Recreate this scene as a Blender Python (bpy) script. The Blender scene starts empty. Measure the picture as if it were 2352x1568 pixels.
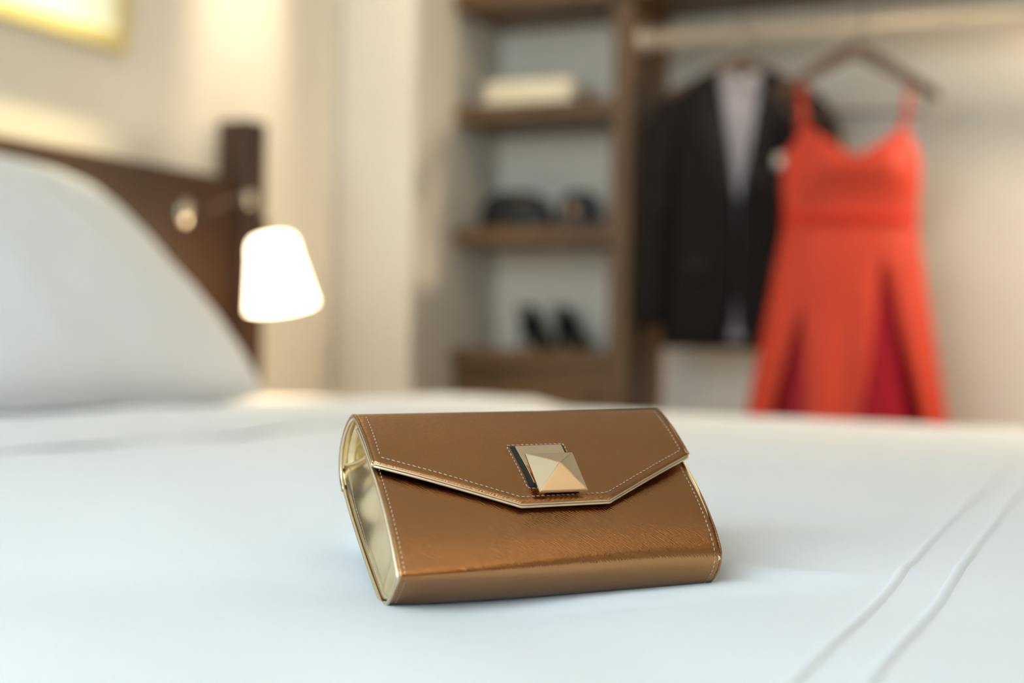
import bpy, bmesh, math, random
from mathutils import Vector, Matrix, noise
random.seed(7)
sc = bpy.context.scene
COL = sc.collection

# ------------------------------------------------------------------ camera
FPX = 3300.0
YAW = math.radians(25.0)
ROLL = math.radians(1.2)
BED_Z = 0.60
CAM = Vector((0.0, 0.0, BED_Z + 0.13))
RIGHT = Vector((math.cos(YAW), math.sin(YAW), 0))
FWD = Vector((-math.sin(YAW), math.cos(YAW), 0))
UP = Vector((0, 0, 1))
xc = math.cos(ROLL) * RIGHT + math.sin(ROLL) * UP
yc = math.cos(ROLL) * UP - math.sin(ROLL) * RIGHT
zc = -FWD
cam_data = bpy.data.cameras.new('camera')
cam = bpy.data.objects.new('camera', cam_data)
COL.objects.link(cam)
cam.matrix_world = Matrix(((xc.x, yc.x, zc.x, CAM.x), (xc.y, yc.y, zc.y, CAM.y),
                           (xc.z, yc.z, zc.z, CAM.z), (0, 0, 0, 1)))
cam_data.sensor_width = 36.0
cam_data.lens = 36.0 * FPX / 2352.0
cam_data.clip_start = 0.02
cam_data.dof.use_dof = True
cam_data.dof.focus_distance = 0.845
cam_data.dof.aperture_fstop = 2.9
sc.camera = cam

# ------------------------------------------------------------------ world, daylight, exposure
world = bpy.data.worlds.new('world')
sc.world = world
world.use_nodes = True
wb = world.node_tree.nodes['Background']
wb.inputs[0].default_value = (0.80, 0.90, 1.0, 1)
wb.inputs[1].default_value = 0.6


def area_light(name, loc, direction, sx, sy, power, color):
    ld = bpy.data.lights.new(name, 'AREA')
    ld.shape = 'RECTANGLE'
    ld.size, ld.size_y, ld.energy, ld.color = sx, sy, power, color
    o = bpy.data.objects.new(name, ld)
    COL.objects.link(o)
    o.location = loc
    o.rotation_euler = Vector(direction).to_track_quat('-Z', 'Y').to_euler()
    return o


# daylight entering by the window in the wall behind the camera
area_light('window_daylight', (-0.85, -1.04, 1.62), (0.0, 1, -0.25), 2.3, 1.5, 26, (0.69, 0.88, 1.0))
sc.view_settings.view_transform = 'Standard'
sc.view_settings.look = 'None'
sc.view_settings.gamma = 1.0
sc.view_settings.use_curve_mapping = False
sc.view_settings.exposure = 1.04
sc.cycles.max_bounces = 5
sc.cycles.diffuse_bounces = 3
sc.cycles.glossy_bounces = 4
sc.cycles.transmission_bounces = 2
sc.cycles.caustics_reflective = False
sc.cycles.caustics_refractive = False
sc.cycles.adaptive_threshold = 0.03
sc.cycles.use_light_tree = False

# ------------------------------------------------------------------ materials
MATS = {}


def mat(name, color, rough=0.6, metal=0.0, sheen=0.0, coat=0.0, spec=0.5, emit=None, estr=0.0):
    m = bpy.data.materials.new(name)
    m.use_nodes = True
    b = m.node_tree.nodes['Principled BSDF']
    b.inputs['Base Color'].default_value = (*color, 1)
    b.inputs['Roughness'].default_value = rough
    b.inputs['Metallic'].default_value = metal
    b.inputs['Specular IOR Level'].default_value = spec
    b.inputs['Sheen Weight'].default_value = sheen
    b.inputs['Coat Weight'].default_value = coat
    if emit:
        b.inputs['Emission Color'].default_value = (*emit, 1)
        b.inputs['Emission Strength'].default_value = estr
    MATS[name] = m
    return m


def noise_tint(m, c1, c2, scale=(5, 5, 5), detail=4, rot=(0, 0, 0), bump=0.0, bdist=0.001, nscale=1.0):
    nt = m.node_tree
    b = nt.nodes['Principled BSDF']
    tc = nt.nodes.new('ShaderNodeTexCoord')
    mp = nt.nodes.new('ShaderNodeMapping')
    mp.inputs['Scale'].default_value = scale
    mp.inputs['Rotation'].default_value = rot
    nz = nt.nodes.new('ShaderNodeTexNoise')
    nz.inputs['Scale'].default_value = nscale
    nz.inputs['Detail'].default_value = detail
    nt.links.new(tc.outputs['Object'], mp.inputs['Vector'])
    nt.links.new(mp.outputs[0], nz.inputs['Vector'])
    cr = nt.nodes.new('ShaderNodeValToRGB')
    cr.color_ramp.elements[0].color = (*c1, 1)
    cr.color_ramp.elements[1].color = (*c2, 1)
    cr.color_ramp.elements[0].position = 0.3
    cr.color_ramp.elements[1].position = 0.7
    nt.links.new(nz.outputs['Fac'], cr.inputs[0])
    nt.links.new(cr.outputs[0], b.inputs['Base Color'])
    if bump:
        bp = nt.nodes.new('ShaderNodeBump')
        bp.inputs['Strength'].default_value = bump
        bp.inputs['Distance'].default_value = bdist
        nt.links.new(nz.outputs['Fac'], bp.inputs['Height'])
        nt.links.new(bp.outputs[0], b.inputs['Normal'])
    return m


M_WALL = noise_tint(mat('wall_paint', (.74, .69, .60), .85), (.72, .67, .58), (.76, .71, .62), (3, 3, 3), bump=.05)
M_CEIL = mat('ceiling_paint', (.80, .78, .74), .9)
M_FLOOR = noise_tint(mat('carpet', (.25, .2, .16), .95), (.20, .16, .12), (.30, .25, .2), (60, 60, 60), bump=.3, bdist=.004)
M_WOOD = noise_tint(mat('wardrobe_wood', (.15, .08, .03), .5), (.085, .041, .0125), (.150, .076, .025), (3, 30, 2.0), bump=.05)
M_DWOOD = noise_tint(mat('headboard_wood', (.09, .045, .02), .45), (.034, .0145, .006), (.058, .026, .0105), (40, 3, 3), bump=.05)
M_LINEN = noise_tint(mat('white_cotton', (.80, .81, .82), .75, sheen=.25), (.785, .80, .815), (.815, .825, .835), (300, 1400, 300), bump=.06, bdist=.0006)
M_PILLOW = noise_tint(mat('pillow_cotton', (.78, .80, .83), .8, sheen=.2), (.77, .79, .82), (.80, .82, .85), (900, 900, 900), bump=.04, bdist=.0005)
M_CHROME = mat('polished_chrome', (.75, .66, .55), .10, 1.0)
M_ARM = mat('dark_bronze_metal', (.10, .07, .05), .35, .9)
M_SHADE = mat('lit_lamp_shade', (.9, .85, .75), .7, emit=(1.0, .80, .52), estr=4.2)
M_BULB = mat('lit_bulb', (1, 1, 1), .5, emit=(1.0, .82, .55), estr=6)
M_RAIL = mat('satin_rail', (.80, .70, .58), .30, .6)
M_GILT = mat('gilt_frame', (.70, .60, .28), .40, .25)
M_MAT = mat('print_mount', (.86, .85, .72), .8)
M_PRINT = noise_tint(mat('pale_print', (.8, .8, .6), .7), (.80, .78, .58), (.90, .89, .78), (4, 4, 4))
M_SUIT = noise_tint(mat('dark_wool', (.012, .010, .010), .9, spec=.15), (.009, .007, .007), (.016, .013, .012), (400, 400, 40))
M_LAPEL = mat('dark_lapel', (.013, .010, .009), .7, spec=.2)
M_SHIRT = mat('shirt_cotton', (.40, .36, .385), .8)
M_POCKET = mat('pocket_linen', (.70, .66, .60), .8)
M_RED = noise_tint(mat('red_satin', (.53, .05, .022), .6, spec=.2), (.51, .046, .021), (.57, .056, .027), (20, 20, 6), bump=.05)
M_CRIMSON = mat('crimson_fold_shade', (.30, .004, .016), .5, spec=.2)  # dark red of the skirt folds, shade kept in the colour
M_REDBAND = mat('red_waistband', (.54, .034, .018), .6, spec=.15)
M_HANGER = noise_tint(mat('hanger_wood', (.10, .05, .03), .4), (.085, .045, .028), (.12, .065, .04), (50, 6, 6))
M_HOOK = mat('hook_metal', (.45, .40, .36), .25, 1.0)
M_BLACK = mat('black_leather', (.008, .008, .009), .38, spec=.3)
M_GOLDT = mat('gold_fitting', (.85, .58, .28), .18, 1.0)
M_TOWEL = noise_tint(mat('cream_towel', (.85, .76, .58), .95, sheen=.3), (.82, .73, .55), (.88, .80, .62), (200, 200, 200), bump=.3, bdist=.002)
M_WINF = mat('window_white', (.8, .8, .78), .4)
M_STEEL = mat('downlight_trim', (.8, .8, .8), .3, .6)
M_LED = mat('lit_lens', (1, 1, 1), .5, emit=(1, .85, .6), estr=15)

for m_ in (M_LED, M_BULB):
    m_.cycles.emission_sampling = 'NONE'


def leather(name, color, rough, ang, bump=.35, fine=1.0, color2=None):
    """metallic leather pressed with fine slanting hatch lines"""
    m = mat(name, color, rough, 1.0)
    nt = m.node_tree
    b = nt.nodes['Principled BSDF']
    tc = nt.nodes.new('ShaderNodeTexCoord')
    mp = nt.nodes.new('ShaderNodeMapping')
    mr = nt.nodes.new('ShaderNodeMapping')
    mr.inputs['Rotation'].default_value = (0, 0, math.radians(-ang))
    nt.links.new(tc.outputs['Object'], mr.inputs['Vector'])
    mp.inputs['Scale'].default_value = (230 * fine, 1900 * fine, 230 * fine)
    nz = nt.nodes.new('ShaderNodeTexNoise')
    nz.inputs['Scale'].default_value = 1.0
    nz.inputs['Detail'].default_value = 1.5
    nt.links.new(mr.outputs[0], mp.inputs['Vector'])
    nt.links.new(mp.outputs[0], nz.inputs['Vector'])
    mp2 = nt.nodes.new('ShaderNodeMapping')
    mp2.inputs['Scale'].default_value = (1900 * fine, 260 * fine, 260 * fine)
    nt.links.new(mr.outputs[0], mp2.inputs['Vector'])
    n2 = nt.nodes.new('ShaderNodeTexNoise')
    n2.inputs['Scale'].default_value = 1.0
    n2.inputs['Detail'].default_value = 1
    nt.links.new(mp2.outputs[0], n2.inputs['Vector'])
    wv = nt.nodes.new('ShaderNodeTexWave')
    wv.wave_type = 'BANDS'
    wv.bands_direction = 'Y'
    wv.inputs['Scale'].default_value = 225 * fine
    wv.inputs['Distortion'].default_value = 2.5
    wv.inputs['Detail'].default_value = 2.0
    wv.inputs['Detail Scale'].default_value = 1.2
    nt.links.new(mr.outputs[0], wv.inputs['Vector'])
    mx = nt.nodes.new('ShaderNodeMath')
    mx.operation = 'MULTIPLY_ADD'
    mx.inputs[1].default_value = .45
    nt.links.new(n2.outputs['Fac'], mx.inputs[0])
    nt.links.new(nz.outputs['Fac'], mx.inputs[2])
    mw = nt.nodes.new('ShaderNodeMath')
    mw.operation = 'MULTIPLY_ADD'
    mw.inputs[1].default_value = .22
    nt.links.new(wv.outputs['Fac'], mw.inputs[0])
    nt.links.new(mx.outputs[0], mw.inputs[2])
    mx = mw
    bp = nt.nodes.new('ShaderNodeBump')
    bp.inputs['Strength'].default_value = bump
    bp.inputs['Distance'].default_value = .0009
    nt.links.new(mx.outputs[0], bp.inputs['Height'])
    nt.links.new(bp.outputs[0], b.inputs['Normal'])
    return m


M_BRONZE = leather('bronze_leather', (.465, .228, .094), .17, -42, bump=.22)
M_BRONZE_FLAP = leather('bronze_flap_leather', (.465, .228, .094), .17, 26, bump=.36)
M_GOLD = leather('gold_leather', (.86, .68, .38), .30, 70, bump=.08, fine=.5)
M_PIPING = mat('gold_edge_binding', (.80, .64, .42), .33, .9)
M_EDGE = mat('raw_leather_edge', (.07, .03, .02), .6)
M_THREAD = mat('pale_metallic_thread', (.56, .47, .36), .4, .4)
M_SLOT = mat('black_slot', (.008, .008, .008), .5)
M_CLASP = mat('rose_gold_metal', (.92, .72, .48), .16, 1.0)


# ------------------------------------------------------------------ mesh helpers
def link(o, parent=None):
    COL.objects.link(o)
    if parent is not None:
        o.parent = parent
    return o


def mesh_obj(name, verts, faces, material, parent=None, smooth=True):
    me = bpy.data.meshes.new(name)
    me.from_pydata([tuple(v) for v in verts], [], faces)
    me.validate()
    bm = bmesh.new()
    bm.from_mesh(me)
    bmesh.ops.recalc_face_normals(bm, faces=bm.faces)
    bm.to_mesh(me)
    bm.free()
    me.materials.append(material)
    if smooth:
        for p in me.polygons:
            p.use_smooth = True
    return link(bpy.data.objects.new(name, me), parent)


def bm_obj(name, bm, material, parent=None, smooth=False, auto=None):
    bmesh.ops.recalc_face_normals(bm, faces=bm.faces)
    me = bpy.data.meshes.new(name)
    bm.to_mesh(me)
    bm.free()
    me.materials.append(material)
    for p in me.polygons:
        p.use_smooth = smooth
    return link(bpy.data.objects.new(name, me), parent)


def box(name, lo, hi, material, parent=None, bevel=0.0, seg=2):
    bm = bmesh.new()
    bmesh.ops.create_cube(bm, size=1)
    c = [(a + b) / 2 for a, b in zip(lo, hi)]
    s = [b - a for a, b in zip(lo, hi)]
    for v in bm.verts:
        v.co = Vector((c[0] + v.co.x * s[0], c[1] + v.co.y * s[1], c[2] + v.co.z * s[2]))
    if bevel:
        bmesh.ops.bevel(bm, geom=bm.edges[:], offset=bevel, segments=seg, affect='EDGES', profile=.5)
    return bm_obj(name, bm, material, parent, smooth=False)


def grid_faces(nr, nc, closed=False, off=0):
    f = []
    for i in range(nr - 1):
        for j in range(nc if closed else nc - 1):
            k = (j + 1) % nc
            f.append((off + i * nc + j, off + i * nc + k, off + (i + 1) * nc + k, off + (i + 1) * nc + j))
    return f


def loft(name, rings, material, parent=None, closed=True, cap0=False, cap1=False, thick=0.0, smooth=True):
    n = len(rings[0])
    v = [p for r in rings for p in r]
    f = grid_faces(len(rings), n, closed)
    if cap0:
        f.append(tuple(range(n)))
    if cap1:
        f.append(tuple(range((len(rings) - 1) * n, len(rings) * n)))
    o = mesh_obj(name, v, f, material, parent, smooth)
    if thick:
        md = o.modifiers.new('thickness', 'SOLIDIFY')
        md.thickness = thick
        md.offset = 0
    return o


def tube_geo(path, r, seg=8, closed_path=False):
    """returns verts, faces; r number or list"""
    pts = [Vector(p) for p in path]
    n = len(pts)
    rs = r if isinstance(r, (list, tuple)) else [r] * n
    verts, faces = [], []
    prev = None
    for i, p in enumerate(pts):
        a = pts[max(i - 1, 0)]
        b = pts[min(i + 1, n - 1)]
        t = (b - a)
        t = t.normalized() if t.length > 1e-9 else Vector((0, 0, 1))
        if prev is None:
            ref = Vector((0, 0, 1)) if abs(t.z) < .9 else Vector((1, 0, 0))
            nn = t.cross(ref).normalized()
        else:
            nn = (prev - t * prev.dot(t))
            nn = nn.normalized() if nn.length > 1e-9 else t.orthogonal().normalized()
        prev = nn
        bb = t.cross(nn)
        for k in range(seg):
            a_ = 2 * math.pi * k / seg
            verts.append(p + rs[i] * (math.cos(a_) * nn + math.sin(a_) * bb))
    faces = grid_faces(n, seg, True)
    faces.append(tuple(range(seg)))
    faces.append(tuple(range((n - 1) * seg, n * seg)))
    return verts, faces


def tube(name, path, r, material, parent=None, seg=10):
    v, f = tube_geo(path, r, seg)
    return mesh_obj(name, v, f, material, parent)


def catmull(pts, per=8):
    pts = [Vector(p) for p in pts]
    out = []
    for i in range(len(pts) - 1):
        p0 = pts[i - 1] if i else pts[0] * 2 - pts[1]
        p1, p2 = pts[i], pts[i + 1]
        p3 = pts[i + 2] if i + 2 < len(pts) else pts[-1] * 2 - pts[-2]
        for k in range(per):
            t = k / per
            out.append(.5 * ((2 * p1) + (p2 - p0) * t + (2 * p0 - 5 * p1 + 4 * p2 - p3) * t * t
                             + (3 * p1 - p0 - 3 * p2 + p3) * t ** 3))
    out.append(pts[-1].copy())
    return out


def resample(pts, step):
    out = [pts[0].copy()]
    d = 0.0
    for a, b in zip(pts[:-1], pts[1:]):
        L = (b - a).length
        while L > 1e-9 and d + L >= step:
            t = (step - d) / L
            a = a + (b - a) * t
            out.append(a.copy())
            L = (b - a).length
            d = 0.0
        d += L
    return out


def lathe_rings(profile, axis_o, axis_d, seg=32):
    """profile: (r, t) along axis"""
    d = Vector(axis_d).normalized()
    a = d.orthogonal().normalized()
    b = d.cross(a)
    return [[Vector(axis_o) + d * t + r * (math.cos(2 * math.pi * k / seg) * a + math.sin(2 * math.pi * k / seg) * b)
             for k in range(seg)] for r, t in profile]


def thing(name, label, cat, loc=(0, 0, 0), group=None):
    o = bpy.data.objects.new(name, None)
    o.empty_display_size = .05
    o.location = loc
    COL.objects.link(o)
    o['label'] = label
    o['category'] = cat
    if group:
        o['group'] = group
    return o


def tag(o, label, cat, group=None):
    o['label'] = label
    o['category'] = cat
    if group:
        o['group'] = group
    return o


def structure(o):
    o['kind'] = 'structure'
    return o


def V(*a):
    return Vector(a)


# ------------------------------------------------------------------ the room
XL, YB, YN, XR, ZC = -2.06, 3.81, -1.1, 2.6, 2.55
structure(box('floor', (XL - .1, YN - .1, -.1), (XR + .1, YB + .1, 0), M_FLOOR))
structure(box('ceiling', (XL - .1, YN - .1, ZC), (XR + .1, YB + .1, ZC + .1), M_CEIL))
structure(box('wall_left', (XL - .1, YN - .1, 0), (XL, YB + .1, ZC), M_WALL))
structure(box('wall_back', (XL, YB, 0), (XR, YB + .1, ZC), M_WALL))
structure(box('wall_right', (XR, YN - .1, 0), (XR + .1, YB + .1, ZC), M_WALL))
structure(box('wall_pier', (XL, 3.29, 0), (-1.83, YB, ZC), M_WALL, bevel=.006))
# near wall, with a window opening
wx0, wx1, wz0, wz1 = -2.0, 0.5, .60, 2.40
wn = thing('wall_near', '', '')
del wn['label'], wn['category']
structure(wn)
box('wall_panel', (XL, YN - .1, 0), (XR, YN, wz0), M_WALL, wn)
box('wall_panel', (XL, YN - .1, wz1), (XR, YN, ZC), M_WALL, wn)
box('wall_panel', (XL, YN - .1, wz0), (wx0, YN, wz1), M_WALL, wn)
box('wall_panel', (wx1, YN - .1, wz0), (XR, YN, wz1), M_WALL, wn)
win = thing('window_1', '', '')
del win['label'], win['category']
structure(win)
for x in (wx0, (wx0 + wx1) / 2, wx1):
    box('window_frame', (x - .03, YN - .08, wz0), (x + .03, YN - .02, wz1), M_WINF, win)
for z in (wz0 + .025, wz1 - .025):
    box('window_frame', (wx0, YN - .079, z - .025), (wx1, YN - .021, z + .025), M_WINF, win)
structure(box('baseboard_left', (XL, YN, 0), (XL + .015, 3.29, .09), M_WINF))
structure(box('baseboard_back', (-1.311, YB - .015, 0), (XR, YB, .09), M_WINF))


# ceiling downlights: one over the bedpost, two added for extra light
def downlight(loc, power, size_deg, label, target=None, blend=.9, color=(1, .80, .50)):
    t = thing('ceiling_downlight', label, 'downlight', loc, 'recessed lights over the bed wall')
    loft('trim_ring', lathe_rings([(.030, -.004), (.052, -.004), (.055, 0.0), (.055, .012)], (0, 0, 0), (0, 0, 1), 28), M_STEEL, t)
    loft('lens', lathe_rings([(.001, -.001), (.032, -.001), (.032, .006)], (0, 0, 0), (0, 0, 1), 24), M_LED, t)
    ld = bpy.data.lights.new('downlight_beam', 'SPOT')
    ld.energy, ld.color, ld.spot_size, ld.spot_blend, ld.shadow_soft_size = power, color, math.radians(size_deg), blend, .03
    lo = bpy.data.objects.new('downlight_beam', ld)
    COL.objects.link(lo)
    lo.location = V(*loc) + V(0, 0, -.03)
    d = Vector(target) - lo.location if target else V(0, 0, -1)
    lo.rotation_euler = d.to_track_quat('-Z', 'Y').to_euler()
    return t


downlight((-1.92, 2.84, ZC - .013), 150, 31, 'recessed ceiling light above the bedpost', (-2.06, 2.84, 1.95), color=(1, .84, .58))
downlight((-1.90, 2.06, ZC - .013), 300, 36, 'added ceiling light above the gilt picture frame', (-2.06, 2.06, 1.70), color=(1, .88, .50))  # added lamp for the yellow glow at the upper left
downlight((-1.30, 2.45, ZC - .013), 17, 95, 'added ceiling light in front of the wardrobe shelves', (-1.6, 3.2, 1.0), color=(1, .84, .60))  # added lamp to brighten the pier and the far bed

# added uplighter, unseen behind the camera, to brighten ceiling and stud reflections
ul = thing('added_uplighter', 'added unseen uplighter lamp with an open metal bowl beside the bed', 'lamp', (1.25, -.38, 0))
loft('lamp_base', lathe_rings([(.001, 0), (.14, 0), (.14, .012), (.02, .03), (.001, .03)], (0, 0, 0), (0, 0, 1), 28), M_STEEL, ul)
tube('pole', [V(0, 0, .02), V(0, 0, 1.62)], .011, M_STEEL, ul, 12)
loft('bowl', lathe_rings([(.012, 1.60), (.08, 1.625), (.13, 1.67), (.155, 1.73), (.150, 1.73), (.125, 1.675), (.075, 1.632), (.012, 1.612)], (0, 0, 0), (0, 0, 1), 32), M_STEEL, ul)
loft('bulb', lathe_rings([(.001, 1.61), (.016, 1.62), (.030, 1.66), (.022, 1.69), (.001, 1.70)], (0, 0, 0), (0, 0, 1), 16), M_LED, ul)
ld = bpy.data.lights.new('added_uplighter_beam', 'SPOT')
ld.energy, ld.color, ld.spot_size, ld.spot_blend, ld.shadow_soft_size = 24, (1, .80, .54), math.radians(140), .5, .05
lo = bpy.data.objects.new('added_uplighter_beam', ld)
COL.objects.link(lo)
lo.location = (1.25, -.38, 1.76)
lo.rotation_euler = (math.pi, 0, 0)

# ------------------------------------------------------------------ clutch bag pose (needed by the duvet too)
BAG_W = 0.20
bo = Vector((-.067, .7954, -.1457))
byaw, blean, brl = .3338, .6772, .0259
u0 = V(math.cos(byaw), math.sin(byaw), 0)
n0 = V(math.sin(byaw), -math.cos(byaw), 0)
vv = math.cos(blean) * UP - math.sin(blean) * n0
nn_ = math.cos(blean) * n0 + math.sin(blean) * UP
u2 = math.cos(brl) * u0 + math.sin(brl) * vv
v2 = -math.sin(brl) * u0 + math.cos(brl) * vv


def lvl(p):  # camera-level (right, depth, up) direction -> room axes
    return p.x * RIGHT + p.y * FWD + p.z * UP


BU, BV, BN = lvl(u2), lvl(v2), lvl(nn_)
BO = CAM + lvl(bo)
BU_H, BN_H = lvl(u0), lvl(n0)


def sstep(a, b, x):
    t = max(0.0, min(1.0, (x - a) / (b - a)))
    return t * t * (3 - 2 * t)


BX0, BX1, BY0, BY1 = -1.95, 0.10, 0.30, 2.72


def bed_height(x, y):
    z = BED_Z
    z += .0035 * noise.noise(V(x * 2.2, y * 2.2, 1.3)) + .0016 * noise.noise(V(x * 7, y * 5, 4.1))
    d = V(x, y, 0) - V(BO.x, BO.y, 0)
    du, dn = d.dot(BU_H), d.dot(BN_H)
    # the bag presses the duvet down and ruckles it up behind itself
    sig = .22 if dn > 0 else .065
    z -= .0188 * math.exp(-((du - .06) / .19) ** 2 - (dn / sig) ** 2)
    z += .028 * math.exp(-((dn + .115) / .030) ** 2) * sstep(.0, .05, du) * (1 - sstep(.14, .19, du))
    # soft creases in front of and beside the bag
    z += .0035 * math.exp(-((dn - .030 - .02 * (du - .2)) / .016) ** 2) * sstep(.03, .14, du) * (1 - sstep(.26, .40, du))
    z += .0040 * math.exp(-((du - .245 - .55 * dn) / .018) ** 2) * sstep(-.09, -.02, dn) * (1 - sstep(.0, .06, dn))
    z += .0018 * math.sin((x * .8 + y) * 26 + 3 * noise.noise(V(x * 3, y * 3, 0))) * sstep(.5, .2, abs(du - .1)) * 0.5
    # crown falls away at the edges
    e = min(x - BX0, BX1 - x, y - BY0, BY1 - y)
    return z - .05 * (1 - sstep(0, .10, e)) ** 2


# ------------------------------------------------------------------ bed
bed = thing('bed', 'bed with a dark wood headboard and square end post', 'bed', (-1.0, 1.5, 0))


def bchild(o):
    o.parent = bed
    o.matrix_parent_inverse = Matrix.Translation(-bed.location)
    return o


bchild(box('bed_base', (-1.93, .36, .10), (.02, 2.62, .30), M_DWOOD, bevel=.01))
bchild(box('mattress', (-1.93, .36, .30), (.02, 2.62, .535), M_LINEN, bevel=.05, seg=4))
hb = bchild(box('headboard', (-2.045, .25, .12), (-1.985, 2.75, 1.092), M_DWOOD, bevel=.006))
for yy in (2.725, .18):
    bchild(box('bedpost', (-2.035, yy, 0), (-1.948, yy + .075, 1.228), M_DWOOD, bevel=.005))
for xx in (-1.85, -.08):
    for yy in (.42, 2.5):
        bchild(box('leg', (xx, yy, 0), (xx + .07, yy + .07, .10), M_DWOOD, bevel=.005))

# duvet draped over the mattress
NX, NY = 300, 340
xs = [BX0 + (BX1 - BX0) * i / NX for i in range(NX + 1)]
ys = [BY0 + (BY1 - BY0) * j / NY for j in range(NY + 1)]
gv = [V(x, y, bed_height(x, y)) for x in xs for y in ys]
gf = grid_faces(NX + 1, NY + 1)


def drape(edge_idx, outdir):
    """hang a skirt of cloth from a border row of the grid"""
    rows = [edge_idx]
    for k in range(1, 9):
        row = []
        for m_, i in enumerate(edge_idx):
            p = gv[i]
            f = .010 * math.sin(m_ * .11 + 1.3 * noise.noise(V(m_ * .02, 0, 5))) * k / 8
            gv.append(p + outdir * (.006 + .022 * min(1, k / 3) + f) + V(0, 0, -.30 * k / 8))
            row.append(len(gv) - 1)
        rows.append(row)
    for a, b in zip(rows[:-1], rows[1:]):
        for m_ in range(len(a) - 1):
            gf.append((a[m_], a[m_ + 1], b[m_ + 1], b[m_]))


n1 = NY + 1
drape([i * n1 + NY for i in range(NX + 1)], V(0, 1, 0))
drape([i * n1 for i in range(NX + 1)], V(0, -1, 0))
drape([NX * n1 + j for j in range(NY + 1)], V(1, 0, 0))
duvet = mesh_obj('duvet', gv, gf, M_LINEN)
tag(duvet, 'white cotton duvet spread over the bed', 'duvet')
for px, y0_, k_ in ((-.139, .55, -.0324), (-.110, .57, -.029)):
    rows = []
    for j in range(0, NY + 1):
        y = ys[j]
        x = px + k_ * (y - y0_) + .0012 * noise.noise(V(y * 6, px * 50, 0))
        rows.append([V(x + .0042 * c, y, bed_height(x + .0042 * c, y) - .0004 + .0026 * math.cos(c * math.pi / 2) ** 1.2) for c in [-1 + k / 4 for k in range(9)]])
    loft('piping', rows, M_LINEN, duvet, closed=False)

# folded-back sheet band along the pillows
rows = []
for i in range(25):
    t = i / 24
    x = -1.42 + .30 * t
    lift = .014 * (1 - sstep(.75, 1.0, t)) * sstep(0, .04, t + .02)
    rows.append([V(x + .008 * math.sin(y * 5), y, bed_height(x, y) + .002 + lift + .003 * noise.noise(V(x * 8, y * 6, 2)))
                 for y in [BY0 + .02 + (BY1 - BY0 - .04) * j / 160 for j in range(161)]])
tag(loft('folded_sheet', rows, M_LINEN, closed=False, thick=.004), 'white top sheet folded back in front of the pillow', 'sheet')


# pillow leaning on the headboard
def pillow(name, center, w, h, t, axw, axh, label):
    n_ = axw.cross(axh).normalized()
    N = 48
    verts, faces = [], []
    for side in (1, -1):
        off = len(verts)
        for i in range(N + 1):
            for j in range(N + 1):
                a, b = -1 + 2 * i / N, -1 + 2 * j / N
                th = ((1 - abs(a) ** 2.6) ** .55) * ((1 - abs(b) ** 2.6) ** .55)
                pinch = 1 - .07 * (abs(b) ** 3) * 0 - .05 * (1 - a * a) * (abs(b) ** 4) * 0
                rr = 1 - .055 * (abs(a) * abs(b)) ** 3
                p = center + axw * (w / 2 * a * rr * (1 - .05 * (1 - abs(b)) * abs(a))) + axh * (h / 2 * b * rr * (1 - .04 * (1 - abs(a)) * abs(b)))
                wr = .006 * noise.noise(V(a * 2.5, b * 2.5, 3 * side)) + .004 * noise.noise(V(a * 7 + b * 3, b * 5, 8 + side))
                p = p + n_ * side * (t / 2 * th + wr * th + .0025)
                verts.append(p)
        faces += grid_faces(N + 1, N + 1, False, off)
    # seam strip
    S = (N + 1) ** 2
    border = [i * (N + 1) for i in range(N + 1)] + [N * (N + 1) + j for j in range(1, N + 1)] + \
             [i * (N + 1) + N for i in range(N - 1, -1, -1)] + [j for j in range(N - 1, 0, -1)]
    for a, b in zip(border, border[1:] + border[:1]):
        faces.append((a, b, b + S, a + S))
    o = mesh_obj(name, verts, faces, M_PILLOW)
    seam = [(verts[i] + verts[i + S]) / 2 for i in border] + [(verts[border[0]] + verts[border[0] + S]) / 2]
    tube('seam_piping', seam, .004, M_PILLOW, o, 6)
    return tag(o, label, 'pillow')


pt, pb = V(-1.905, 0, 1.015), V(-1.455, 0, .618)
axh = (pt - pb).normalized()
pillow('pillow', (pt + pb) / 2 + V(.0, 1.735, 0), .80, (pt - pb).length, .22, V(0, 1, 0), axh,
       'plump white pillow leaning against the dark headboard')

# ------------------------------------------------------------------ reading lamp on the headboard
lamp = thing('reading_lamp', 'lit reading lamp with cone shade on a swing arm at the headboard', 'lamp', (-1.985, 2.55, .99))


def child_w(o, par):
    """keep world-space geometry while parenting to an Empty that has only a location"""
    o.parent = par
    o.matrix_parent_inverse = Matrix.Translation(-par.location)
    return o


mo = V(-1.985, 2.55, .995)
child_w(loft('wall_plate', lathe_rings([(.001, .0), (.030, .0), (.033, .004), (.030, .012), (.016, .017), (.001, .019)], mo, (1, 0, 0), 28), M_CHROME), lamp)
elbow = V(-1.86, 2.61, 1.030)
s_top = V(-1.785, 2.588, .945)
child_w(tube('swing_arm', catmull([mo + V(.015, 0, 0), mo + V(.05, .01, .008), elbow + V(-.03, -.015, 0), elbow], 8), .0055, M_ARM), lamp)
child_w(loft('arm_joint', lathe_rings([(.001, -.016), (.011, -.014), (.012, 0), (.011, .014), (.001, .016)], elbow, (0, 0, 1), 18), M_CHROME), lamp)
child_w(tube('shade_holder', [elbow, elbow + (s_top - elbow) * .5 + V(0, 0, .012), s_top + V(0, 0, -.005)], .0055, M_ARM), lamp)
ax = (RIGHT * .030 + V(0, 0, -.158) - FWD * .02).normalized()
so_ = s_top + ax * .004
prof = [(.012, -.004), (.040, 0), (.047, .006), (.0505, .016), (.053, .04), (.074, .150), (.073, .150), (.0525, .038), (.048, .016), (.040, .006), (.012, .002)]
child_w(loft('lamp_shade', lathe_rings(prof, so_, ax, 40), M_SHADE), lamp)
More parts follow.
